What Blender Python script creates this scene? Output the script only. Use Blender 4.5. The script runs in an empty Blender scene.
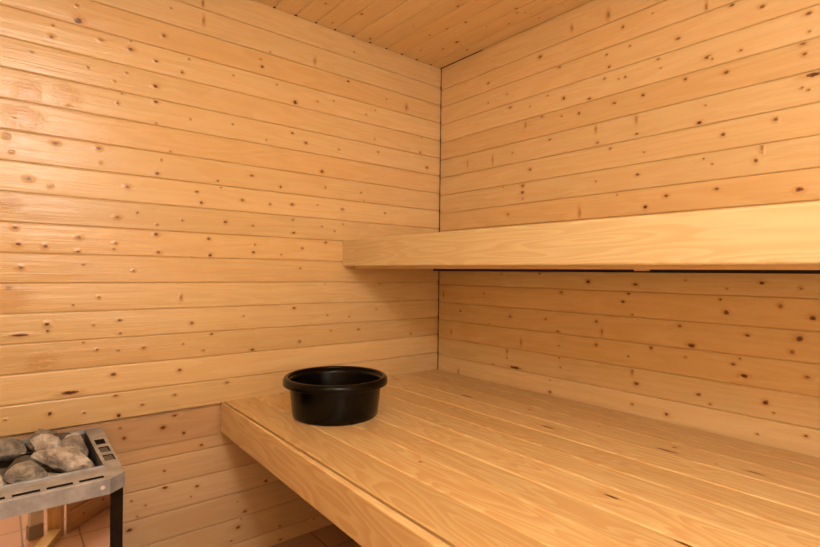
import bpy, math, random
from mathutils import Vector, Matrix, noise

random.seed(7)
SC = bpy.context.scene
COL = SC.collection


def lin(r, g, b):
    def f(c):
        c /= 255.0
        return c / 12.92 if c <= 0.04045 else ((c + 0.055) / 1.055) ** 2.4
    return (f(r), f(g), f(b), 1.0)


# ------------------------------------------------------------------ meshes
class MB:
    """collects faces with a grain UV (metres along / across the board), a knot UV and per-board values"""

    def __init__(self):
        self.v, self.f, self.g, self.k, self.m, self.s, self.mi = [], [], [], [], [], [], []

    def face(self, pts, guv=None, kuv=None, misc=(0.5, 0.0), smooth=False, mi=0):
        b = len(self.v)
        self.v += [tuple(p) for p in pts]
        n = len(pts)
        self.f.append(tuple(range(b, b + n)))
        self.g.append(guv or [(p[0], p[1] + p[2]) for p in pts])
        self.k.append(kuv or [(9.0, 9.0)] * n)
        self.m.append(misc)
        self.s.append(smooth)
        self.mi.append(mi)

    def box(self, x0, x1, y0, y1, z0, z1, axis=0, misc=None, mi=0):
        o = random.random() * 40, random.random() * 9
        misc = misc or (random.random(), 0.0)
        P = [(x, y, z) for x in (x0, x1) for y in (y0, y1) for z in (z0, z1)]
        for q in ((0, 1, 3, 2), (4, 6, 7, 5), (0, 4, 5, 1), (2, 3, 7, 6), (0, 2, 6, 4), (1, 5, 7, 3)):
            pts = [P[i] for i in q]
            oth = [a for a in range(3) if a != axis]
            self.face(pts, [(p[axis] + o[0], p[oth[0]] + p[oth[1]] + o[1]) for p in pts], None, misc, mi=mi)

    def build(self, name, mats, parent=None, weld=True):
        me = bpy.data.meshes.new(name)
        if weld is True:          # smooth faces share corners, flat faces keep their own
            nv, nf, key = [], [], {}
            for fi, f in enumerate(self.f):
                q = []
                for i in f:
                    k = tuple(round(c, 5) for c in self.v[i]) if self.s[fi] else (fi, i)
                    if k not in key:
                        key[k] = len(nv)
                        nv.append(self.v[i])
                    q.append(key[k])
                nf.append(tuple(q))
            self.v, self.f = nv, nf
        me.from_pydata(self.v, [], self.f)
        for nm in ('grain', 'knot'):
            me.uv_layers.new(name=nm)
        me.attributes.new('board', 'FLOAT_COLOR', 'CORNER')
        G = [c for q in self.g for p in q for c in p]
        K = [c for q in self.k for p in q for c in p]
        B = [c for q, m in zip(self.f, self.m) for _ in q for c in (m[0], m[1], 0.0, 1.0)]
        me.uv_layers['grain'].data.foreach_set('uv', G)
        me.uv_layers['knot'].data.foreach_set('uv', K)
        me.attributes['board'].data.foreach_set('color', B)
        me.polygons.foreach_set('use_smooth', self.s)
        me.polygons.foreach_set('material_index', self.mi)
        if not isinstance(mats, (list, tuple)):
            mats = [mats]
        for m in mats:
            me.materials.append(m)
        o = bpy.data.objects.new(name, me)
        COL.objects.link(o)
        if weld == 'n':
            import bmesh
            bm = bmesh.new()
            bm.from_mesh(me)
            bmesh.ops.remove_doubles(bm, verts=bm.verts, dist=1e-5)
            bmesh.ops.recalc_face_normals(bm, faces=bm.faces)
            bm.to_mesh(me)
            bm.free()
        if parent:
            o.parent = parent
            o.matrix_parent_inverse = Matrix.Translation(-parent.location)
        return o


def empty(name, loc, label, cat, group=None):
    o = bpy.data.objects.new(name, None)
    o.empty_display_size = 0.1
    o.location = loc
    COL.objects.link(o)
    tag(o, label, cat, group)
    return o


def tag(o, label, cat, group=None):
    o['label'] = label
    o['category'] = cat
    if group:
        o['group'] = group


# knot sizes: core radius, elongation along / across the board, dark core strength
KN = {'s': (0.0031, 1.15, 1.0, 0.7), 'M': (0.0050, 1.25, 1.0, 0.85), 'L': (0.0062, 1.25, 1.1, 0.9),
      'V': (0.0062, 0.7, 2.3, 0.4), 'D': (0.0085, 2.7, 0.6, 1.0), 'H': (0.015, 1.2, 1.2, 0.0)}


def panel(mb, O, U, V, N, u0, u1, seams, knots=(), g=0.0013, b=0.0038, bd=0.0026, gd=0.0062, crown=0.0011, lift=0.0003, back=0.02, tints=None):
    """tongue and groove boards: profile swept along U; knots are set into the board faces"""
    O, U, V, N = Vector(O), Vector(U), Vector(V), Vector(N)
    P = lambda u, v, d: O + U * u + V * v + N * d
    flip = U.cross(V).dot(N) < 0
    rnd = random.Random(int(1000 * (abs(seams[0]) + len(seams) * 3 + abs(u0))))
    offs = []
    for i in range(len(seams) - 1):
        v0, v1 = seams[i], seams[i + 1]
        ou, ov, t = rnd.random() * 60, rnd.random() * 20, rnd.random()
        t = tints[i] if tints else t
        offs.append((ou, ov, t))
        w = v1 - v0
        pr = [(v0, -gd), (v0 + g, -gd), (v0 + g, -bd), (v0 + g + b * .4, -bd * .35), (v0 + g + b, 0), (v0 + w * .25, crown * .75), (v0 + w * .5, crown),
              (v0 + w * .75, crown * .75), (v1 - g - b, 0), (v1 - g - b * .4, -bd * .35), (v1 - g, -bd), (v1 - g, -gd), (v1, -gd)]
        for (a, da), (c, dc) in zip(pr, pr[1:]):
            q = [(u0, a, da), (u1, a, da), (u1, c, dc), (u0, c, dc)]
            sm = 4 <= pr.index((a, da)) <= 7
            if flip:
                q = q[::-1]
            mb.face([P(*p) for p in q], [(p[0] + ou, p[1] + ov) for p in q], None, (t, 0.0), sm)
        for uu in (u0, u1):
            q = [(uu, a, d) for a, d in pr] + [(uu, v1, -gd - back), (uu, v0, -gd - back)]
            if (uu == u1) == flip:
                q = q[::-1]
            mb.face([P(*p) for p in q], [(p[0] + ou + p[2], p[1] + ov) for p in q], None, (t, 0.0))
    # back
    q = [(u0, seams[0], -gd - back), (u0, seams[-1], -gd - back), (u1, seams[-1], -gd - back), (u1, seams[0], -gd - back)]
    mb.face([P(*p) for p in (q[::-1] if flip else q)])
    for v, s in ((seams[0], 1), (seams[-1], -1)):
        q = [(u0, v, -gd), (u0, v, -gd - back), (u1, v, -gd - back), (u1, v, -gd)]
        mb.face([P(*p) for p in q])
    n = 0
    for (ku, kv, c) in knots:
        if not (u0 + .004 < ku < u1 - .004):
            continue
        for i in range(len(seams) - 1):
            if seams[i] <= kv < seams[i + 1]:
                v0, v1 = seams[i] + g + b, seams[i + 1] - g - b
                r, eu, ev, core = KN[c]
                r *= rnd.uniform(.8, 1.2)
                core *= rnd.uniform(.55, 1.0) if c in 'sMV' else 1.0
                eu, ev = eu * rnd.uniform(.85, 1.35), ev * rnd.uniform(.8, 1.2)
                R = 3.0 * r
                hu, hv = R * eu, R * ev
                kv = min(max(kv, v0 + r * .6), v1 - r * .6)
                a0, a1 = max(ku - hu, u0 + .002), min(ku + hu, u1 - .002)
                c0, c1 = max(kv - hv, v0), min(kv + hv, v1)
                ou, ov, t = offs[i]
                n += 1
                cs = [c0 + (c1 - c0) * j / 4 for j in range(5)]
                w = seams[i + 1] - seams[i]

                def dep(v):
                    z = (v - seams[i]) / w * 2 - 1
                    return crown * (1 - z * z) + lift + .00004 * (n % 7)
                for ca, cb in zip(cs, cs[1:]):
                    q = [(a0, ca), (a1, ca), (a1, cb), (a0, cb)]
                    if flip:
                        q = q[::-1]
                    mb.face([P(x, y, dep(y)) for x, y in q], [(x + ou, y + ov) for x, y in q],
                            [((x - ku) / hu, (y - kv) / hv) for x, y in q], (t, core), True)


def prof_sweep(mb, prof, A, B, caps=True, axis_u=0, grain_off=None, smooth=False, mi=0):
    """closed profile [(y,z)...] swept from x=A to x=B; A,B are functions giving the 3D point of a profile point at each end"""
    o = grain_off or (random.random() * 40, random.random() * 9)
    t = random.random()
    n = len(prof)
    per = 0
    for i in range(n):
        p, q = prof[i], prof[(i + 1) % n]
        d = math.hypot(q[0] - p[0], q[1] - p[1])
        a0, a1, b0, b1 = A(p), A(q), B(p), B(q)
        L = (Vector(b0) - Vector(a0)).length
        mb.face([a0, b0, b1, a1], [(o[0], per + o[1]), (o[0] + L, per + o[1]), (o[0] + L, per + d + o[1]), (o[0], per + d + o[1])], None, (t, 0), smooth, mi)
        per += d
    if caps:
        mb.face([A(p) for p in prof][::-1], [(p[0] + o[0], p[1] + o[1]) for p in prof][::-1], None, (t, 0), False, mi)
        mb.face([B(p) for p in prof], [(p[0] + o[0], p[1] + o[1]) for p in prof], None, (t, 0), False, mi)


def rrect(y0, y1, z0, z1, r, n=5):
    pts = []
    for cy, cz, a in ((y1 - r, z1 - r, 0), (y0 + r, z1 - r, 90), (y0 + r, z0 + r, 180), (y1 - r, z0 + r, 270)):
        for i in range(n + 1):
            t = math.radians(a + 90 * i / n)
            pts.append((cy + r * math.cos(t), cz + r * math.sin(t)))
    return pts


# --------------------------------------------------------------- materials
def newmat(name):
    m = bpy.data.materials.new(name)
    m.use_nodes = True
    nt = m.node_tree
    return m, nt, nt.nodes['Principled BSDF']


class NT:
    def __init__(self, nt):
        self.nt = nt

    def n(self, t, **kw):
        o = self.nt.nodes.new(t)
        for k, v in kw.items():
            setattr(o, k, v)
        return o

    def l(self, a, b):
        self.nt.links.new(a, b)

    def inp(self, s, v):
        if hasattr(v, 'is_linked'):
            self.l(v, s)
        else:
            s.default_value = v

    def math(self, op, a, b=0.0, c=0.0, clamp=False):
        o = self.n('ShaderNodeMath', operation=op, use_clamp=clamp)
        self.inp(o.inputs[0], a)
        self.inp(o.inputs[1], b)
        self.inp(o.inputs[2], c)
        return o.outputs[0]

    def mix(self, f, a, b, blend='MIX'):
        o = self.n('ShaderNodeMix', data_type='RGBA', blend_type=blend)
        self.inp(o.inputs[0], f)
        self.inp(o.inputs[6], a)
        self.inp(o.inputs[7], b)
        return o.outputs[2]

    def noise(self, vec, scale, sx, sy, detail=3, rough=0.55, z=0.0):
        mp = self.n('ShaderNodeMapping')
        self.l(vec, mp.inputs[0])
        mp.inputs['Scale'].default_value = (sx, sy, 1)
        mp.inputs['Location'].default_value = (0, 0, z)
        o = self.n('ShaderNodeTexNoise')
        self.l(mp.outputs[0], o.inputs['Vector'])
        o.inputs['Scale'].default_value = scale
        o.inputs['Detail'].default_value = detail
        o.inputs['Roughness'].default_value = rough
        return o.outputs['Fac']

    def smooth(self, x, a, b):
        o = self.n('ShaderNodeMapRange', interpolation_type='SMOOTHSTEP')
        self.inp(o.inputs[0], x)
        o.inputs[1].default_value = min(a, b)
        o.inputs[2].default_value = max(a, b)
        if a > b:
            o.inputs[3].default_value, o.inputs[4].default_value = 1.0, 0.0
        return o.outputs[0]


def wood(name, light, dark, ring=0.35, ring_freq=9.0, warp=(1.1, 7.0), tint=0.10, fibre=0.22, rough=0.36, bump=0.25, spec=0.5, coat=0.12,
         knot=(128, 78, 42), redder=(0.96, 0.9, 0.82, 1)):
    m, nt, bs = newmat(name)
    N = NT(nt)
    uv = N.n('ShaderNodeUVMap', uv_map='grain').outputs[0]
    kv = N.n('ShaderNodeUVMap', uv_map='knot').outputs[0]
    at = N.n('ShaderNodeAttribute', attribute_name='board')
    sep = N.n('ShaderNodeSeparateColor')
    N.l(at.outputs['Color'], sep.inputs[0])
    tintv, corev = sep.outputs[0], sep.outputs[1]
    # growth rings: level lines of a long stretched noise
    w = N.noise(uv, 1.0, warp[0], warp[1], 1.5, 0.45)
    s = N.math('MULTIPLY', w, ring_freq)
    fr = N.math('FRACT', s)
    up = N.smooth(fr, 0.0, 0.75)
    dn = N.smooth(fr, 1.0, 0.86)
    band = N.math('MULTIPLY', up, dn)
    fib = N.noise(uv, 1.0, 5.0, 260.0, 3, 0.6, 3.0)
    fib2 = N.noise(uv, 1.0, 2.0, 45.0, 3, 0.6, 7.0)
    blot = N.noise(uv, 1.0, 2.2, 7.0, 2, 0.5, 11.0)
    f = N.math('MULTIPLY', band, ring)
    f = N.math('ADD', f, N.math('MULTIPLY', N.math('SUBTRACT', fib, 0.5), fibre))
    f = N.math('ADD', f, N.math('MULTIPLY', N.math('SUBTRACT', fib2, 0.5), fibre * 1.3))
    f = N.math('ADD', f, N.math('MULTIPLY', N.math('SUBTRACT', blot, 0.5), 0.45))
    f = N.math('ADD', f, 0.22, clamp=True)
    col = N.mix(f, light, dark)
    # board to board differences
    tv = N.math('ADD', N.math('MULTIPLY', tintv, tint), 1.0 - tint)
    cmb = N.n('ShaderNodeCombineColor')
    for i in range(3):
        N.l(tv, cmb.inputs[i])
    col = N.mix(1.0, col, cmb.outputs[0], 'MULTIPLY')
    col = N.mix(N.math('MULTIPLY', N.smooth(N.math('FRACT', N.math('MULTIPLY', tintv, 7.31)), 0.2, 1.0), 0.8), col, N.mix(1.0, col, redder, 'MULTIPLY'))
    # knots
    ln = N.n('ShaderNodeVectorMath', operation='LENGTH')
    N.l(kv, ln.inputs[0])
    wob = N.noise(uv, 1.0, 90, 130, 2, 0.5)
    r = N.math('ADD', ln.outputs['Value'], N.math('MULTIPLY', N.math('SUBTRACT', wob, 0.5), 0.35))
    halo = N.smooth(r, 0.98, 0.2)
    core = N.math('MULTIPLY', N.smooth(r, 0.40, 0.25), corev)
    has = N.math('GREATER_THAN', 5.0, ln.outputs['Value'])
    halo = N.math('MULTIPLY', halo, has)
    core = N.math('MULTIPLY', core, has)
    col = N.mix(N.math('MULTIPLY', halo, 0.55), col, N.mix(1.0, col, (0.80, 0.56, 0.32, 1), 'MULTIPLY'))
    dotv = N.math('MULTIPLY', N.smooth(r, 0.27, 0.10), core)
    col = N.mix(core, col, lin(*knot))
    col = N.mix(dotv, col, lin(78, 44, 24))
    N.l(col, bs.inputs['Base Color'])
    rg = N.math('ADD', N.math('MULTIPLY', fib2, 0.16), N.math('ADD', N.math('MULTIPLY', blot, 0.22), rough - 0.2))
    N.l(rg, bs.inputs['Roughness'])
    bs.inputs['Specular IOR Level'].default_value = spec
    bp = N.n('ShaderNodeBump')
    bp.inputs['Strength'].default_value = bump
    bp.inputs['Distance'].default_value = 0.002
    hgt = N.math('ADD', N.math('MULTIPLY', fib2, 1.0), N.math('MULTIPLY', fib, 0.35))
    hgt = N.math('ADD', hgt, N.math('MULTIPLY', halo, 0.8))
    N.l(hgt, bp.inputs['Height'])
    N.l(bp.outputs[0], bs.inputs['Normal'])
    bs.inputs['Coat Weight'].default_value = coat
    bs.inputs['Coat Roughness'].default_value = 0.22
    N.l(bp.outputs[0], bs.inputs['Coat Normal'])
    return m


def plain(name, col, rough=0.5, metal=0.0, spec=0.5, nscale=0, ncol=None, bump=0.0, mixf=1.0, bscale=None):
    m, nt, bs = newmat(name)
    N = NT(nt)
    bs.inputs['Base Color'].default_value = col
    bs.inputs['Roughness'].default_value = rough
    bs.inputs['Metallic'].default_value = metal
    bs.inputs['Specular IOR Level'].default_value = spec
    if nscale:
        tc = N.n('ShaderNodeTexCoord').outputs['Object']
        f = N.noise(tc, nscale, 1, 1, 6, 0.65)
        N.l(N.mix(N.math('MULTIPLY', N.smooth(f, 0.3, 0.7), mixf), col, ncol), bs.inputs['Base Color'])
        if bump:
            f2 = N.noise(tc, bscale or nscale * 3, 1, 1, 6, 0.7, 4.0)
            bp = N.n('ShaderNodeBump')
            bp.inputs['Strength'].default_value = bump
            bp.inputs['Distance'].default_value = 0.006
            N.l(f2, bp.inputs['Height'])
            N.l(bp.outputs[0], bs.inputs['Normal'])
    return m


def tile_mat():
    m, nt, bs = newmat('floor_tile')
    N = NT(nt)
    tc = N.n('ShaderNodeTexCoord').outputs['Object']
    mp = N.n('ShaderNodeMapping')
    N.l(tc, mp.inputs[0])
    mp.inputs['Location'].default_value = (0.05, 0.745, 0)
    br = N.n('ShaderNodeTexBrick', offset=0.0)
    N.l(mp.outputs[0], br.inputs['Vector'])
    br.inputs['Color1'].default_value = lin(196, 158, 134)
    br.inputs['Color2'].default_value = lin(206, 170, 146)
    br.inputs['Mortar'].default_value = lin(128, 104, 90)
    br.inputs['Scale'].default_value = 1.0
    br.inputs['Mortar Size'].default_value = 0.0035
    br.inputs['Brick Width'].default_value = 0.2
    br.inputs['Row Height'].default_value = 0.2
    f = N.noise(tc, 9.0, 1, 1, 4)
    N.l(N.mix(N.math('MULTIPLY', f, 0.35), br.outputs['Color'], lin(176, 132, 110)), bs.inputs['Base Color'])
    bs.inputs['Roughness'].default_value = 0.45
    return m


KNOTS_LEFT= [(-1.640,2.037,'s'),(-1.635,1.988,'L'),(-1.704,1.950,'s'),(-1.708,1.913,'M'),(-1.570,1.944,'M'),(-1.481,1.969,'s'),(-1.480,1.939,'M'),(-1.374,2.020,'M'),(-1.399,1.920,'M'),(-1.287,1.959,'s'),(-1.311,1.903,'M'),(-1.120,1.942,'s'),(-1.607,1.841,'s'),(-1.756,1.849,'s'),(-1.493,1.853,'s'),(-1.530,1.813,'s'),(-1.401,1.830,'M'),(-1.398,1.774,'M'),(-1.506,1.779,'s'),(-1.519,1.742,'s'),(-1.727,1.778,'M'),(-1.764,1.717,'H'),(-1.661,1.692,'M'),(-1.667,1.731,'H'),(-1.280,1.735,'s'),(-1.120,1.748,'s'),(-1.397,1.691,'s'),(-1.797,1.637,'s'),(-1.774,1.637,'H'),(-1.817,1.588,'M'),(-1.817,1.574,'M'),(-1.694,1.573,'M'),(-1.575,1.577,'M'),(-1.804,1.527,'s'),(-1.348,1.604,'s'),(-1.236,2.121,'V'),(-1.352,2.128,'s'),(-1.239,2.187,'V'),(-1.566,1.529,'s'),(-1.379,1.568,'s'),(-1.392,1.517,'M'),(-1.175,1.517,'s'),(-1.163,1.493,'s'),(-1.761,1.450,'M'),(-1.705,1.433,'M'),(-1.487,1.457,'M'),(-1.254,1.466,'M'),(-1.237,1.426,'M'),(-1.517,1.349,'M'),(-1.454,1.370,'s'),(-1.145,1.359,'M'),(-1.390,1.331,'s'),(-1.393,1.296,'M'),(-1.794,1.295,'M'),(-1.785,1.243,'M'),(-1.717,1.239,'M'),(-1.628,1.273,'M'),(-1.629,1.226,'M'),(-1.521,1.258,'M'),(-1.527,1.238,'s'),(-1.385,1.231,'M'),(-1.208,1.289,'M'),(-1.202,1.226,'M'),(-1.779,1.170,'M'),(-1.465,1.163,'M'),(-1.614,1.183,'s'),(-1.807,1.107,'M'),(-1.802,1.079,'H'),(-1.568,1.072,'s'),(-1.306,1.074,'M'),(-1.305,1.353,'s'),(-1.813,1.373,'H'),(-1.568,1.074,'s'),(-1.306,1.065,'V'),(-1.641,1.049,'s'),(-1.711,0.988,'M'),(-1.709,0.968,'M'),(-1.507,0.991,'M'),(-1.504,0.946,'M'),(-1.267,0.968,'M'),(-1.193,0.926,'M'),(-1.778,0.958,'D'),(-1.583,0.979,'s'),(-1.611,0.928,'s'),(-1.714,0.863,'L'),(-1.718,0.868,'H'),(-1.430,0.889,'M'),(-1.573,0.894,'s'),(-1.508,0.887,'s'),(-1.296,0.892,'s'),(-1.223,0.861,'s'),(-1.538,0.814,'s'),(-1.523,0.805,'M'),(-1.308,0.795,'M'),(-1.647,0.759,'D'),(-1.516,0.730,'M'),(-1.324,0.705,'M'),(-1.131,0.725,'M'),(-1.432,0.685,'M'),(-1.701,0.699,'M'),(-1.607,0.687,'s'),(-1.506,0.660,'L'),(-1.813,0.699,'s'),(-0.967,2.079,'s'),(-0.760,2.097,'V'),(-1.009,2.037,'s'),(-1.002,2.008,'L'),(-0.852,1.895,'L'),(-0.744,1.924,'s'),(-0.662,1.945,'s'),(-0.937,1.950,'s'),(-0.585,2.053,'M'),(-0.555,2.198,'s'),(-0.364,2.020,'s'),(-0.238,2.008,'V'),(-0.864,1.761,'M'),(-0.799,1.731,'M'),(-0.980,1.711,'s'),(-0.432,1.813,'s'),(-0.410,1.753,'s'),(-0.631,1.728,'s'),(-0.142,1.793,'M'),(-0.484,1.920,'s'),(-0.430,1.952,'s'),(-0.133,1.877,'s'),(-1.040,1.555,'M'),(-0.915,1.524,'M'),(-0.718,1.616,'L'),(-0.699,1.546,'s'),(-0.508,1.545,'s'),(-1.078,1.452,'M'),(-0.960,1.446,'s'),(-0.861,1.455,'M'),(-0.609,1.457,'M'),(-0.365,1.460,'M'),(-0.490,1.505,'s'),(-0.738,1.465,'s'),(-0.857,1.390,'s'),(-0.852,1.334,'M'),(-0.714,1.371,'s'),(-0.604,1.389,'s'),(-0.649,1.353,'s'),(-1.034,1.352,'s'),(-1.030,1.244,'M'),(-1.025,1.275,'s'),(-0.810,1.269,'M'),(-0.694,1.300,'M'),(-0.909,1.238,'s'),(-0.094,1.722,'M'),(-0.820,1.182,'s'),(-0.696,1.112,'s'),(-0.392,1.114,'s'),(-0.846,1.010,'M'),(-1.068,0.986,'s'),(-0.682,0.971,'s'),(-0.565,0.959,'s'),(-0.663,0.901,'s'),(-0.512,0.897,'M'),(-0.819,0.863,'M'),(-1.030,0.846,'M'),(-0.191,0.854,'M'),(-0.411,0.988,'s')]
KNOTS_RIGHT= [(0.798,2.191,'V'),(0.959,2.183,'V'),(1.020,2.114,'M'),(1.132,2.123,'s'),(1.311,2.075,'V'),(1.387,2.055,'M'),(1.470,2.010,'M'),(0.642,2.123,'M'),(0.741,2.054,'M'),(0.965,1.979,'M'),(0.955,2.030,'s'),(1.221,1.999,'M'),(1.048,2.032,'s'),(1.153,1.949,'s'),(1.317,1.903,'M'),(1.331,1.892,'s'),(1.414,1.893,'M'),(1.587,1.944,'M'),(1.590,1.889,'s'),(1.575,1.859,'M'),(1.579,1.827,'M'),(0.341,2.093,'M'),(0.459,2.008,'s'),(0.343,1.996,'s'),(0.478,1.941,'M'),(0.591,1.918,'s'),(0.683,1.942,'s'),(0.764,1.910,'L'),(0.882,1.877,'M'),(0.947,1.938,'s'),(1.031,1.921,'M'),(1.005,1.921,'s'),(1.163,1.914,'s'),(1.247,1.850,'M'),(1.373,1.835,'M'),(0.988,1.832,'M'),(1.099,1.833,'M'),(0.837,1.829,'M'),(0.655,1.865,'M'),(0.568,1.840,'V'),(0.754,1.836,'s'),(1.076,1.750,'V'),(0.912,1.747,'V'),(1.078,1.695,'M'),(0.919,1.693,'M'),(1.293,1.688,'L'),(1.312,1.743,'s'),(1.510,1.650,'M'),(1.366,1.633,'M'),(1.475,1.579,'M'),(0.697,1.749,'M'),(1.600,1.760,'D'),(1.574,1.729,'s'),(1.590,1.718,'s'),(0.209,1.723,'V'),(0.375,1.717,'V'),(0.595,1.635,'M'),(0.495,1.728,'s'),(0.975,1.660,'s'),(1.107,1.622,'s'),(1.083,1.543,'M'),(0.915,1.540,'s'),(0.440,1.576,'s'),(0.555,1.568,'M'),(0.555,1.538,'M'),(0.556,1.508,'s'),(1.004,1.477,'s'),(1.187,1.452,'M'),(1.113,1.420,'L'),(0.845,1.420,'V'),(0.473,1.445,'M'),(1.308,1.564,'s'),(1.335,1.542,'s'),(1.349,1.457,'M'),(1.475,1.577,'V'),(1.459,1.532,'M'),(1.570,1.429,'L'),(0.652,1.169,'s'),(0.438,1.167,'s'),(0.887,1.140,'L'),(1.080,1.134,'M'),(1.256,1.151,'s'),(1.479,1.149,'M'),(1.384,1.127,'s'),(1.578,1.134,'s'),(0.042,1.052,'V'),(0.328,1.071,'s'),(0.251,1.045,'s'),(0.763,1.092,'M'),(1.054,1.103,'M'),(1.033,1.067,'M'),(1.364,1.092,'M'),(1.528,1.079,'M'),(1.382,1.051,'L'),(1.606,1.050,'L'),(0.171,0.974,'s'),(0.493,0.970,'M'),(0.686,0.973,'M'),(0.925,0.983,'M'),(1.069,1.014,'s'),(0.949,0.945,'V'),(0.105,0.861,'V'),(0.367,0.920,'s'),(0.750,0.921,'M'),(0.556,0.857,'V'),(0.477,0.811,'V'),(0.477,0.775,'s'),(0.755,0.866,'s'),(0.758,0.818,'s'),(0.763,0.776,'s'),(0.926,0.891,'M'),(1.141,0.905,'M'),(1.057,0.863,'s'),(1.239,0.994,'M'),(1.278,0.930,'L'),(1.259,0.887,'s'),(1.442,0.982,'M'),(1.577,0.986,'L'),(1.558,0.944,'M'),(1.404,0.885,'M'),(1.423,0.906,'s'),(1.435,0.853,'L'),(1.595,0.876,'M'),(1.072,0.818,'V'),(1.088,0.766,'M'),(0.160,0.663,'V'),(0.393,0.734,'s'),(0.524,0.732,'D'),(0.714,0.712,'s'),(0.714,0.663,'M'),(1.074,0.687,'M'),(1.199,0.677,'M'),(1.302,0.768,'M'),(1.338,0.742,'s'),(1.493,0.780,'L'),(1.514,0.753,'s'),(1.594,0.703,'M'),(1.473,0.678,'s')]
KNOTS_CEILING= [(0.173,-0.807,'M'),(0.200,-0.648,'M'),(0.055,-0.705,'s'),(0.039,-0.491,'L'),(0.267,-0.416,'s'),(0.249,-0.304,'s'),(0.344,-0.282,'M'),(0.440,-0.262,'M'),(0.281,-0.159,'L'),(0.274,-0.128,'s'),(0.185,-0.160,'M'),(0.257,-0.065,'M'),(0.104,-0.232,'s'),(0.511,-0.382,'M'),(0.637,-0.159,'M'),(0.660,-0.133,'s'),(0.672,-0.109,'s'),(0.555,-0.112,'s'),(0.440,-0.266,'M'),(0.856,0.051,'M'),(0.672,-0.054,'s'),(0.656,-0.182,'M'),(0.474,-0.167,'s')]
KNOTS_BENCH= [(0.516,-0.306,'D'),(0.537,-0.234,'s'),(0.806,-0.264,'M'),(0.980,-0.395,'D'),(1.082,-0.249,'M'),(1.060,-0.328,'s'),(0.951,-0.939,'M'),(1.387,-0.725,'D'),(1.331,-0.304,'D'),(1.333,-0.258,'M'),(1.461,-0.304,'s'),(1.550,-0.289,'D'),(1.581,-0.800,'D'),(0.076,-0.340,'D')]
KNOTS_LOWER= [(-1.498,0.609,'s'),(-1.358,0.585,'M'),(-1.286,0.551,'M'),(-1.319,0.623,'M'),(-1.485,0.571,'M'),(-1.220,0.491,'M'),(-1.352,0.422,'M'),(-1.349,0.366,'M'),(-1.234,0.334,'M'),(-1.256,0.300,'s'),(-1.459,0.340,'s'),(-1.414,0.312,'s'),(-1.440,0.279,'s'),(-1.465,0.238,'L'),(-1.076,0.229,'s'),(-1.072,0.124,'M'),(-1.099,0.078,'s'),(-0.955,0.283,'M'),(-1.045,0.181,'M'),(-1.059,0.162,'s'),(-0.890,0.072,'M'),(-0.888,0.013,'M'),(-0.726,0.057,'s')]
PINE = wood('panel_pine', lin(246, 219, 170), lin(235, 197, 138), ring=0.34, ring_freq=8, warp=(1.3, 12), tint=0.11, fibre=0.28, rough=0.29, bump=0.9, coat=0.7)
CEIL = wood('ceiling_pine', lin(248, 222, 178), lin(240, 202, 148), ring=0.30, ring_freq=8, warp=(1.3, 12), tint=0.08, fibre=0.2)
LOWP = wood('lower_pine', lin(242, 212, 172), lin(226, 186, 138), ring=0.3, ring_freq=8, warp=(1.3, 12), tint=0.10, fibre=0.24)
RAILP = wood('cleat_pine', lin(224, 192, 154), lin(200, 162, 124), ring=0.3, ring_freq=8, warp=(1.3, 12), tint=0.05, fibre=0.2)
BENCH = wood('bench_pine', lin(250, 226, 170), lin(230, 184, 124), ring=0.55, ring_freq=13, warp=(2.0, 13), tint=0.20, fibre=0.18, rough=0.34)
FASC = wood('fascia_pine', lin(248, 222, 168), lin(228, 182, 124), ring=0.5, ring_freq=12, warp=(1.8, 11), tint=0.04, fibre=0.18, rough=0.36)
UPFASC = wood('upper_fascia_pine', lin(238, 222, 178), lin(220, 190, 140), ring=0.45, ring_freq=14, warp=(1.3, 15), tint=0.03, fibre=0.2, rough=0.4)
SHADEDARK = plain('shade_dark', lin(34, 20, 14), 0.8)  # near black, paints in the shadow under the upper bench
BLACK = plain('black_plastic', lin(5, 4, 4), 0.22, spec=0.22, nscale=30, ncol=lin(10, 9, 9))
STEEL = plain('brushed_steel', lin(196, 202, 214), 0.4, metal=0.3, nscale=22, ncol=lin(160, 164, 174), bump=0.05)
MIRROR = plain('polished_steel', lin(236, 232, 230), 0.02, metal=1.0)
DARKST = plain('dark_steel', lin(54, 42, 36), 0.5, metal=0.3, nscale=40, ncol=lin(34, 27, 24))
BINST = plain('bin_steel', lin(120, 124, 130), 0.5, metal=0.6, nscale=14, ncol=lin(84, 84, 88))
HOLE_SHADE = plain('hole_and_shade_black', lin(8, 8, 8), 0.7)  # for heater holes and for shade painted into board joints
SWITCH = plain('switch_grey', lin(96, 100, 102), 0.4, nscale=60, ncol=lin(70, 74, 76))
SCREW = plain('screw_chrome', lin(240, 242, 248), 0.3, metal=0.3)
PALE = plain('stand_in_pale', lin(244, 242, 240), 0.5, nscale=12, ncol=lin(236, 232, 228))
PLINTH = plain('plinth_grey', lin(168, 160, 156), 0.6)

# ------------------------------------------------------------- the setting
ZB, ZC, XR, YF = 0.651, 2.267, 2.9, -2.45
pitch = 0.095


def struct(o):
    o['kind'] = 'structure'
    return o


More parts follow.
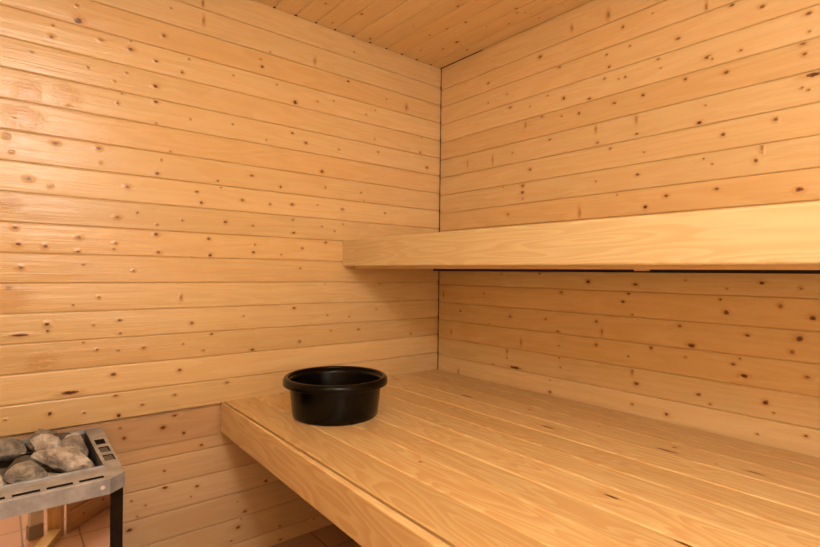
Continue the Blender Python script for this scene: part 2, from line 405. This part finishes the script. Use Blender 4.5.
mb = MB()
panel(mb, (0, 0, 0), (0, 1, 0), (0, 0, 1), (1, 0, 0), YF, 0.0695, [0.645 + pitch * i for i in range(17)] + [ZC + .012], KNOTS_LEFT)
struct(mb.build('wall_left', PINE))
mb = MB()
sm = [0.06 - 0.1025, 0.06, 0.163, 0.266, 0.3685, 0.4705, 0.573, 0.640]
panel(mb, (-0.022, 0, 0), (0, 1, 0), (0, 0, 1), (1, 0, 0), YF, 0.0695, [-0.02] + sm[1:], KNOTS_LOWER)
struct(mb.build('wall_left_lower', LOWP))
mb = MB()
panel(mb, (-0.017, 0, 0), (0, 1, 0), (0, 0, 1), (1, 0, 0), YF, -1.147, [0.521, 0.634], KNOTS_LOWER, g=0.0, b=0.002, bd=0.002, gd=0.003, crown=0, back=0.001)
struct(mb.build('trim_1', RAILP))

rnd_dots = random.Random(3)
mb = MB()
zr = 0.645 + 1.3174
sr = sorted([zr - pitch * i for i in range(-3, 21)])
sr = [-0.02] + [s for s in sr if s > 0.03 and s < ZC - .02] + [ZC + .012]
panel(mb, (0, 0, 0), (1, 0, 0), (0, 0, 1), (0, -1, 0), 0.0068, XR, sr, KNOTS_RIGHT)
mb.box(0.0008, 0.03, 0.062, 0.07, 0.0, ZC, axis=2)  # boxes added behind the corner gap to keep light out
mb.box(0.0069, 0.03, 0.0262, 0.062, 0.0, ZC, axis=2)
mb.box(0.0004, 0.0060, -0.0012, 0.0, 0.0, ZC, axis=2, mi=1)  # black strip painted in as the shade of the corner gap
for i in range(18):          # black dots painting in the shade between board ends in the corner
    zz = 0.645 + pitch * i
    if rnd_dots.random() < .8:
        mb.box(0.0006, 0.0066, -0.0042, 0.002, zz - .0035, zz + .0035, mi=1)
struct(mb.build('wall_right', [PINE, HOLE_SHADE]))
mb = MB()
panel(mb, (0, 0, ZC), (1, 0, 0), (0, 1, 0), (0, 0, -1), 0.003, XR, sorted([-0.079 - 0.0971 * i for i in range(25)] + [-0.004]), KNOTS_CEILING)
for i in range(14):          # black marks painting in the shade at the ceiling groove ends
    yy = -0.079 - 0.0971 * i
    h = rnd_dots.uniform(.004, .008)
    mb.box(0.0012, 0.0075, yy - h, yy + h, ZC - .0008, ZC + .003, mi=1)
for xx in (0.10,):           # black strip painting the shade of the joint over the right wall
    mb.box(0.002, 0.30, -0.0042, -0.0012, ZC - .0006, ZC + .003, mi=1)
struct(mb.build('ceiling', [CEIL, HOLE_SHADE]))
# dark gap of the corner joint: closed by boxes added to wall_right
mb = MB()
panel(mb, (XR, 0, 0), (0, 1, 0), (0, 0, 1), (-1, 0, 0), YF, 0, [-0.02] + [0.075 + pitch * i for i in range(23)] + [ZC + .012])
struct(mb.build('wall_front', PINE))
mb = MB()
panel(mb, (0, YF, 0), (1, 0, 0), (0, 0, 1), (0, 1, 0), 0, XR, [-0.02] + [0.075 + pitch * i for i in range(23)] + [ZC + .012])
struct(mb.build('wall_back', PINE))
mb = MB()
mb.box(-0.05, XR + .03, YF - .03, 0.03, -0.05, 0.0)
struct(mb.build('floor', tile_mat()))

# ------------------------------------------------------------ lower bench
bench = empty('sauna_bench', (1.18, -0.6, 0), 'wide lower pine bench of long boards with the black basin on it', 'bench')
ys = [-0.006, -0.11, -0.215, -0.331, -0.449, -0.566, -0.677, -0.797, -0.905, -1.02, -1.1385]
mb = MB()
# boards; the front one follows the slight skew of the front board
panel(mb, (0, 0, ZB), (1, 0, 0), (0, 1, 0), (0, 0, 1), 0.0015, XR - .002, sorted(ys[:-1]), KNOTS_BENCH, g=0.0012, b=0.0050, bd=0.0032, gd=0.0090, crown=0.0003, back=0.018,
      tints=[0.85, 0.55, 0.98, 0.72, 0.50, 0.84, 0.60, 0.27, 0.13])  # rear boards darker: part redder wood, part painted-in shade
GAP = lambda x: -1.1385 - 0.0138 * x
FRO = lambda x: -1.1535 - 0.0275 * x


def lerp_y(x, back, front):
    # profile coordinate 0 = back edge, 1 = front edge
    return lambda p: (x, back(x) + (front(x) - back(x)) * p[0], p[1])


pf = [(1 - (y + 0.118) / 0.118 if False else -y / 0.118, z) for y, z in rrect(-0.118, 0.0, ZB - 0.027, ZB + .0003, 0.003, 4)][::-1]
prof_sweep(mb, pf, lerp_y(0.0015, lambda x: -1.0208, GAP), lerp_y(XR - .002, lambda x: -1.0208, GAP))
nf = len(pf)
for i in range(len(mb.f) - nf - 2, len(mb.f)):
    mb.g[i] = [(mb.v[j][0] + 7.7, mb.v[j][1] + mb.v[j][2] + 2.0) for j in mb.f[i]]
mb.build('seat_boards', BENCH, bench)
mb = MB()
xs = (0.0, XR - .002)
th = [GAP(x) - 0.0110 - FRO(x) for x in xs]
pr_ = rrect(-1.0, 0.0, 0, 1, 0.2, 5)


def fas(x, t):
    r = 0.0095

    def f(p):
        # corner-rounded section with the same radius at both ends
        i = pr_.index(p)
        k = i // 6
        a = math.radians(90 * k + 90 * (i % 6) / 5)
        z0_, z1_ = 0.534, ZB + .001
        rb = min(r, t * .45)
        cy = (GAP(x) - .0110 - .002) if k in (0, 3) else FRO(x) + rb
        rr_ = .002 if k in (0, 3) else rb
        cz = z1_ - rr_ if k in (0, 1) else z0_ + rr_
        return (x, cy + rr_ * math.cos(a), cz + rr_ * math.sin(a))
    return f


prof_sweep(mb, pr_[::-1], fas(xs[0], th[0]), fas(xs[1], th[1]))
# metres across the board for the grain
for i in range(len(mb.f) - 2):
    P4 = [mb.v[j] for j in mb.f[i]]
    mb.g[i] = [(p[0] + 3.3, p[1] * .4 + p[2]) for p in P4]
o = mb.build('front_board', FASC, bench, weld='n')
mb = MB()
for y0, y1 in ((-0.05, -0.006), (-1.10, -1.06)):
    mb.box(0.003, XR - .004, y0, y1, 0.54, ZB - 0.0256)
mb.build('bearer', LOWP, bench)

# ------------------------------------------------------------ upper bench
ub = empty('sauna_bench', (1.18, -0.3, 1.183), 'pale high shelf-like upper bench with thick front board on the right wall', 'bench')
mb = MB()
prof_sweep(mb, rrect(-0.605, -0.566, 1.1935, 1.3165, 0.008)[::-1], lambda p: (0.001, p[0] + .0, p[1]), lambda p: (XR - .002, p[0], p[1]))
mb.build('front_board', UPFASC, ub, weld='n')
mb = MB()
panel(mb, (0, 0, 1.315), (1, 0, 0), (0, 1, 0), (0, 0, 1), 0.0015, XR - .002, [-0.565 + 0.1048 * i for i in range(6)], (), g=0.0007, b=0.0055, bd=0.003, back=0.018)
mb.build('seat_boards', BENCH, ub)
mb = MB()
mb.box(0.002, XR - .004, -0.042, -0.006, 1.1785, 1.288)  # dark strip standing in for the shadow gap below the bench
mb.build('shade_strip', SHADEDARK, ub)
mb = MB()
mb.box(0.045, XR - .004, -0.5655, -0.534, 1.1838, 1.288)
mb.build('front_bearer', LOWP, ub)
mb = MB()
mb.box(1.338, 1.372, -0.5335, -0.515, 1.1800, 1.288, axis=1)
mb.build('cross_bearer', LOWP, ub)

# ------------------------------------------------------------------ basin
BX, BY = 0.413, -0.883
basin = empty('plastic_basin', (BX, BY, ZB), 'round black plastic basin standing on the lower bench', 'basin')


def lathe(name, prof, mat, parent, n=96, c=(BX, BY)):
    mb = MB()
    for i in range(len(prof) - 1):
        for j in range(n):
            a0, a1 = 2 * math.pi * j / n, 2 * math.pi * (j + 1) / n
            q = []
            for (r, z), a in ((prof[i], a0), (prof[i], a1), (prof[i + 1], a1), (prof[i + 1], a0)):
                q.append((c[0] + r * math.cos(a), c[1] + r * math.sin(a), z))
            if prof[i][0] < 1e-6:
                q = q[1:] if False else [q[0], q[2], q[3]]
            elif prof[i + 1][0] < 1e-6:
                q = q[:3]
            mb.face(q, None, None, (0.5, 0), True)
    return mb.build(name, mat, parent, weld='n')


z0 = ZB + 0.0007
lathe('bowl', [(0.0, z0 + .002), (0.140, z0 + .002), (0.143, z0), (0.148, z0), (0.1525, z0 + .005), (0.1555, z0 + .03), (0.1655, z0 + .118), (0.1685, z0 + .131), (0.166, z0 + .133), (0.1635, z0 + .118),
               (0.151, z0 + .03), (0.146, z0 + .012), (0.130, z0 + .007), (0.118, z0 + .007), (0.114, z0 + .011), (0.0, z0 + .012)], BLACK, basin)
lathe('rim', [(0.1668, z0 + .1335), (0.1685, z0 + .139), (0.173, z0 + .142), (0.178, z0 + .1415), (0.184, z0 + .138), (0.1872, z0 + .130), (0.1878, z0 + .117), (0.1868, z0 + .1145),
              (0.1848, z0 + .1165), (0.1825, z0 + .129), (0.176, z0 + .134), (0.170, z0 + .133), (0.1668, z0 + .1335)], BLACK, basin)

# ----------------------------------------------------------------- heater
heater = empty('sauna_heater', (0.25, -1.81, 0), 'steel sauna heater with open stone bin and polished front', 'heater')
HZ = 0.63
X0, XF = 0.006, 0.502
YR, YI, YL = -1.558, -1.606, -2.075
mb = MB()


def quad(pts, mi=0):
    mb.face(pts, None, None, (0.5, 0), False, mi)


def flat(x0, x1, y0, y1, z=HZ):
    quad([(x0, y0, z), (x1, y0, z), (x1, y1, z), (x0, y1, z)])


# top: back and left strips
flat(X0, 0.014, YL, YI)
flat(0.014, 0.41, YL, YL + 0.048)
# front lip, slots
flat(0.41, 0.473, YL, YI)
sl = []
y = -1.617
while y - .054 > YL + .03:
    sl.append((y - .054, y))
    y -= 0.0665
cur = YI
for a, b in sl:
    flat(0.473, 0.4885, b, cur)
    cur = a
    # slot walls and bottom
    quad([(0.473, a, HZ), (0.473, b, HZ), (0.473, b, HZ - .03), (0.473, a, HZ - .03)], 1)
    quad([(0.4885, a, HZ), (0.4885, b, HZ), (0.4885, b, HZ - .03), (0.4885, a, HZ - .03)], 1)
    quad([(0.473, a, HZ - .03), (0.4885, a, HZ - .03), (0.4885, b, HZ - .03), (0.473, b, HZ - .03)], 1)
    for q in (a, b):
        quad([(0.473, q, HZ), (0.4885, q, HZ), (0.4885, q, HZ - .03), (0.473, q, HZ - .03)], 1)
flat(0.473, 0.4885, YL, cur)
flat(0.4885, XF - .002, YL, YI)
# right strip with three cut-outs
HC = [(0.144, 0.198), (0.228, 0.281), (0.309, 0.362)]
HY0, HY1 = -1.597, -1.571
quad([(X0, HY1, HZ), (0.46, HY1, HZ), (0.46, -1.5687, HZ), (X0, YR, HZ)])
flat(X0, 0.46, YI, HY0)
cur = X0
for a, b in HC:
    flat(cur, a, HY0, HY1)
    cur = b
    for (p, q) in (((a, HY0), (b, HY0)), ((b, HY0), (b, HY1)), ((b, HY1), (a, HY1)), ((a, HY1), (a, HY0))):
        quad([(p[0], p[1], HZ), (q[0], q[1], HZ), (q[0], q[1], HZ - .012), (p[0], p[1], HZ - .012)], 1)
    quad([(a, HY0, HZ - .012), (b, HY0, HZ - .012), (b, HY1, HZ - .012), (a, HY1, HZ - .012)], 1)
flat(cur, 0.46, HY0, HY1)
quad([(0.46, YI, HZ), (XF - .002, YI, HZ), (0.470, -1.569, HZ), (0.46, -1.569, HZ)])
# skirt with a small bevel
ol = [(X0, YR), (0.470, -1.569), (XF - .002, YI), (XF - .002, YL), (X0, YL)]
ol2 = [(X0, YR + .0015), (0.4715, -1.5675), (XF, YI + .0006), (XF, YL - .002), (X0, YL - .002)]
for i in range(5):
    j = (i + 1) % 5
    quad([(*ol[i], HZ), (*ol[j], HZ), (*ol2[j], HZ - .002), (*ol2[i], HZ - .002)])
    quad([(*ol2[i], HZ - .002), (*ol2[j], HZ - .002), (*ol2[j], HZ - .041), (*ol2[i], HZ - .041)])
    # folded under edge
    c = (0.25, -1.81)
    inn = [(p[0] + (c[0] - p[0]) * .06, p[1] + (c[1] - p[1]) * .06) for p in (ol2[j], ol2[i])]
    quad([(*ol2[i], HZ - .041), (*ol2[j], HZ - .041), (*inn[0], HZ - .041), (*inn[1], HZ - .041)])
# raised fold round the bin opening
for (x0, x1, y0, y1) in ((0.405, 0.41, YL + .048, YI), (0.012, 0.016, YL + .048, YI)):
    mb.box(x0, x1, y0, y1, HZ - .01, HZ + .004)
mb.build('top_frame', [STEEL, HOLE_SHADE], heater, weld='n')
for i, (a, b) in enumerate(HC[1:]):
    mb = MB()
    prof_sweep(mb, rrect(HY0 + .002, HY1 - .002, HZ - .0115, HZ - .002, .002)[::-1], lambda p: (a + .002, p[0], p[1]), lambda p: (b - .002, p[0], p[1]))
    mb.build('switch', SWITCH, heater, weld='n')
# bin
mb = MB()
bx0, bx1, by0, by1 = 0.0145, 0.405, YL + .049, YI - .001
for q in ([(bx0, by0), (bx0, by1)], [(bx0, by1), (bx1, by1)], [(bx1, by1), (bx1, by0)], [(bx1, by0), (bx0, by0)]):
    (a, b), (c, d) = q
    quad([(a, b, HZ - .0005), (c, d, HZ - .0005), (c, d, 0.40), (a, b, 0.40)])
quad([(bx0, by0, .40), (bx1, by0, .40), (bx1, by1, .40), (bx0, by1, .40)])
mb.build('stone_bin', BINST, heater, weld='n')
# body
mb = MB()
PX = 0.462
zb_, zt_ = 0.12, HZ - 0.0405
quad([(PX, -2.045, zb_), (PX, -1.599, zb_), (PX, -1.599, zt_), (PX, -2.045, zt_)])
quad([(PX - .004, -2.045, zb_), (PX - .004, -1.599, zb_), (PX - .004, -1.599, zt_), (PX - .004, -2.045, zt_)])
quad([(PX, -1.599, zb_), (PX - .004, -1.599, zb_), (PX - .004, -1.599, zt_), (PX, -1.599, zt_)])
quad([(PX, -2.045, zb_), (PX - .004, -2.045, zb_), (PX - .004, -2.045, zt_), (PX, -2.045, zt_)])
quad([(PX, -1.599, zt_), (PX - .004, -1.599, zt_), (PX - .004, -2.045, zt_), (PX, -2.045, zt_)])
quad([(PX, -1.599, zb_), (PX - .004, -1.599, zb_), (PX - .004, -2.045, zb_), (PX, -2.045, zb_)])
mb.build('front_panel', MIRROR, heater, weld='n')['label'] = 'mirror polished steel front panel'
for sgn in (1, -1):
    mb = MB()
    ym = -1.8165
    f = lambda y: ym + sgn * (y - ym)
    out = [(0.463, f(-1.5975)), (0.440, f(-1.5655)), (0.02, f(-1.563)), (0.02, f(-1.572)), (0.434, f(-1.574)), (0.457, f(-1.5975))]
    for i in range(6):
        p, q = out[i], out[(i + 1) % 6]
        quad([(*p, 0.12), (*q, 0.12), (*q, zt_), (*p, zt_)])
    quad([(*p, zt_) for p in out])
    quad([(*p, 0.12) for p in out])
    mb.build('side_panel', DARKST, heater, weld='n')
for x in (0.05, 0.43):
    for yy in (-1.60, -2.03):
        mb = MB()
        mb.box(x - .014, x + .014, yy - .014, yy + .014, 0.0, 0.135)
        mb.build('leg', DARKST, heater, weld='n')
# screw on the front face
mb = MB()
import mathutils
n = 16
for i in range(n):
    a0, a1 = 2 * math.pi * i / n, 2 * math.pi * (i + 1) / n
    r1, r2 = 0.0058, 0.0035
    p = lambda a, r, d: (XF + d, -1.622 + r * math.cos(a), 0.6085 + r * math.sin(a))
    quad([p(a0, r1, .0), p(a1, r1, 0), p(a1, r2, .003), p(a0, r2, .003)])
    mb.face([p(a0, r2, .003), p(a1, r2, .003), p(0, 0, .0036)])
mb.build('screw', SCREW, heater, weld='n')

# ----------------------------------------------------------------- stones
ST = {'pale': plain('stone_pale', lin(248, 244, 242), 0.9, nscale=30, ncol=lin(158, 148, 140), bump=1.0, bscale=70),
      'grey': plain('stone_grey', lin(194, 190, 186), 0.9, nscale=30, ncol=lin(118, 112, 108), bump=1.0, bscale=70),
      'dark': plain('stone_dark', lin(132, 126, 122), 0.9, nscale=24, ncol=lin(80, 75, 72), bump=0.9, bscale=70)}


def stone_mesh(bm, c, size, rot, seed, cuts=12):
    import bmesh
    rr = random.Random(seed)
    geo = bmesh.ops.create_icosphere(bm, subdivisions=4, radius=1.0)
    planes = []
    for i in range(cuts):
        d = Vector((rr.uniform(-1, 1), rr.uniform(-1, 1), rr.uniform(-1, 1))).normalized()
        planes.append((d, rr.uniform(0.5, 0.8)))
    M = mathutils.Euler(rot).to_matrix()
    off = Vector((seed * 3.1, seed * 1.7, seed * .9))
    for v in geo['verts']:
        p = v.co.copy()
        for d, h in planes:
            e = p.dot(d) - h
            if e > 0:
                p -= d * e * 0.92
        p += v.co * (0.10 * noise.noise(v.co * 1.7 + off) + 0.05 * noise.noise(v.co * 4.5 + off) + 0.022 * noise.noise(v.co * 11 + off))
        p = Vector((p.x * size[0], p.y * size[1], p.z * size[2]))
        v.co = M @ p + Vector(c)


def stone(c, size, rot, seed, tone, label, cuts=12):
    import bmesh
    bm = bmesh.new()
    stone_mesh(bm, (0, 0, 0), [q * 1.22 for q in size], rot, seed, cuts)
    me = bpy.data.meshes.new('heater_stone')
    bm.to_mesh(me)
    bm.free()
    me.materials.append(ST[tone])
    for p in me.polygons:
        p.use_smooth = False
    o = bpy.data.objects.new('heater_stone', me)
    o.location = c
    COL.objects.link(o)
    tag(o, label, 'stone', 'stones heaped in the heater bin')
    return o


D = math.radians
STONES = [
    ((0.245, -1.690, 0.622), (0.078, 0.042, 0.034), (D(8), D(14), D(62)), 11, 'pale', 'largest pale stone in the heater bin, lying along the front lip'),
    ((0.140, -1.707, 0.632), (0.052, 0.030, 0.028), (D(-10), D(20), D(64)), 23, 'pale', 'pale pinkish slanting stone behind the largest pale stone'),
    ((0.178, -1.656, 0.616), (0.050, 0.033, 0.038), (0, D(20), D(10)), 5, 'grey', 'rounded grey stone at the right end of the bin'),
    ((0.120, -1.653, 0.628), (0.030, 0.020, 0.022), (0, D(-20), D(70)), 31, 'pale', 'small light stone in front of the flat dark back slab'),
    ((0.072, -1.726, 0.640), (0.036, 0.034, 0.034), (D(20), 0, D(30)), 8, 'grey', 'brown-grey lump standing highest against the back of the bin'),
    ((0.056, -1.670, 0.624), (0.052, 0.020, 0.018), (0, D(5), D(98)), 41, 'dark', 'flat dark slab along the back of the bin'),
    ((0.196, -1.762, 0.612), (0.042, 0.034, 0.024), (0, D(10), D(70)), 17, 'dark', 'dark grey angular stone in the middle between the pale ones'),
    ((0.320, -1.770, 0.618), (0.040, 0.042, 0.026), (0, D(16), D(20)), 29, 'grey', 'mid-grey stone at the front lip left of the largest pale stone'),
    ((0.110, -1.812, 0.634), (0.044, 0.040, 0.030), (D(10), 0, D(60)), 3, 'grey', 'brownish stone at the back by the left picture edge'),
    ((0.315, -1.836, 0.614), (0.040, 0.026, 0.028), (0, 0, D(10)), 14, 'pale', 'whitish stone cut by the left picture edge at the front'),
    ((0.215, -1.838, 0.598), (0.042, 0.030, 0.020), (0, D(8), D(80)), 19, 'dark', 'dark flat stone sunk low by the left picture edge'),
    ((0.352, -1.650, 0.604), (0.030, 0.026, 0.024), (0, 0, D(40)), 37, 'grey', 'small grey stone sunk in the front right corner of the bin'),
    ((0.040, -1.800, 0.622), (0.022, 0.034, 0.024), (0, 0, 0), 43, 'dark', 'dark stone against the back wall of the bin at far left'),
    ((0.330, -1.715, 0.590), (0.034, 0.034, 0.024), (0, 0, D(15)), 47, 'grey', 'low grey stone tucked under the front lip'),
]
for s in STONES:
    stone(*s)
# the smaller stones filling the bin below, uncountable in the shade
import bmesh
bm = bmesh.new()
rr = random.Random(4)
for i in range(7):
    for j in range(6):
        stone_mesh(bm, (0.053 + i * .052 + rr.uniform(-.006, .006), -1.985 + j * .068 + rr.uniform(-.01, .01), (0.535 if j > 1 else 0.555) + rr.uniform(-.008, .010)),
                   (.034, .036, .032), (rr.random() * 3, rr.random() * 3, rr.random() * 3), 100 + i * 10 + j)
me = bpy.data.meshes.new('stone_filling')
bm.to_mesh(me)
bm.free()
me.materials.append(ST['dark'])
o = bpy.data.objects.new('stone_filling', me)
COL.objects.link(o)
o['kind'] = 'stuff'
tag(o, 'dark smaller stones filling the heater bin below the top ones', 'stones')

# ------------------- made-up low pieces standing in for the doorway mirrored in the heater front
stand_in = empty('doorway_stand_in', (1.70, -1.56, 0), 'low wooden pieces added to stand in for the doorway mirrored in the polished heater front', 'stand_in')
a = Vector((1.592, -1.580, 0))
d = Vector((0.687, 0.727, 0)).normalized()
nn = Vector((d.y, -d.x, 0))       # away from the heater
mb = MB()
panel(mb, a, d, (0, 0, 1), -nn, 0.0, 0.30, [0.0, 0.095, 0.19, 0.285, 0.36], [(.08, .05, 'M'), (.14, .13, 's'), (.2, .06, 'M'), (.05, .16, 'M')], back=.012)
mb.build('side_panel', RAILP, stand_in)  # added panel of the doorway stand-in


def obox(name, o, e1, l1, e2, l2, zz0, zz1, mat, label=None):
    mb = MB()
    o, e1, e2 = Vector(o), Vector(e1).normalized(), Vector(e2).normalized()
    P = [o + e1 * (l1 * i) + e2 * (l2 * j) + Vector((0, 0, z)) for i in (0, 1) for j in (0, 1) for z in (zz0, zz1)]
    off = random.random() * 30
    for q in ((0, 1, 3, 2), (4, 6, 7, 5), (0, 4, 5, 1), (2, 3, 7, 6), (0, 2, 6, 4), (1, 5, 7, 3)):
        mb.face([P[i] for i in q], [(P[i].z + off, P[i].x + P[i].y) for i in q])
    ob = mb.build(name, mat, stand_in, weld='n')
    if label:
        ob['label'] = label
    return ob


obox('leg', (1.612, -1.660, 0), (0.0, 1, 0), 0.046, (1, 0, 0), 0.03, 0, 0.36, FASC)  # added upright of the doorway stand-in
obox('leg', (1.583, -1.613, 0), (0.93, -0.37, 0), 0.030, (0.37, 0.93, 0), 0.012, 0, 0.36, RAILP)  # added upright of the doorway stand-in
obox('leg', (1.622, -1.720, 0), (0.26, 0.97, 0), 0.050, (0.97, -0.26, 0), 0.03, 0.058, 0.36, PALE, 'added pale upright mirrored in the heater front')
obox('foot', (1.619, -1.723, 0), (0.26, 0.97, 0), 0.054, (0.97, -0.26, 0), 0.036, 0, 0.058, PLINTH)
obox('stand_in_rail', (1.425, -1.738, 0), (0.19, 0.085, 0), 0.20, (-0.085, 0.19, 0), 0.05, 0, 0.03, UPFASC)
obox('stand_in_board', a + d * .0 - nn * .01, d, 0.32, nn, 0.16, 0.361, 0.385, BENCH)

# ------------------------------------------------------------------ lights
def lamp(name, loc, e, r, col):
    L = bpy.data.lights.new(name, 'POINT')
    L.energy = e
    L.shadow_soft_size = r
    L.color = col
    lo = bpy.data.objects.new(name, L)
    lo.location = loc
    COL.objects.link(lo)


lamp('room_lamp', (2.40, -1.70, 2.0), 30, 0.14, (0.98, 0.99, 1.0))
lamp('fill_light', (2.62, -1.16, 1.22), 6, 0.3, (1.0, 0.99, 0.99))  # unseen fill added to lift the wall under the upper bench
S = bpy.data.lights.new('bounce_spot', 'SPOT')  # unseen spot added to brighten the room by bounce off the ceiling
S.energy = 96
S.spot_size = math.radians(110)
S.spot_blend = 0.6
S.shadow_soft_size = 0.12
S.color = (0.98, 0.99, 1.0)
so = bpy.data.objects.new('bounce_spot', S)
so.location = (2.0, -1.85, 1.35)
so.rotation_euler = (math.radians(180), 0, 0)
COL.objects.link(so)
w = bpy.data.worlds.new('world')
SC.world = w
w.use_nodes = True
w.node_tree.nodes['Background'].inputs[0].default_value = (0.8, 0.75, 0.7, 1)
w.node_tree.nodes['Background'].inputs[1].default_value = 0.05

# ------------------------------------------------------------------ camera
cam = bpy.data.cameras.new('camera')
cam.sensor_fit = 'HORIZONTAL'
cam.sensor_width = 36.0
cam.lens = 499.614 / 820 * 36.0
cam.clip_start = 0.01
co = bpy.data.objects.new('camera', cam)
r_ = Vector((0.63554733, 0.77197166, 0.0118043))
u_ = Vector((-0.00911916, -0.0077824, 0.99992813))
w_ = Vector((-0.77200805, 0.6356093, -0.00209365))
M = Matrix((r_, u_, -w_)).transposed().to_4x4()
M.translation = Vector((1.98261, -1.83205, 1.16890))
co.matrix_world = M
COL.objects.link(co)
SC.camera = co
vs = SC.view_settings
vs.view_transform = 'Standard'
vs.look = 'None'
vs.gamma = 1.0
vs.use_curve_mapping = False
vs.exposure = 0.05
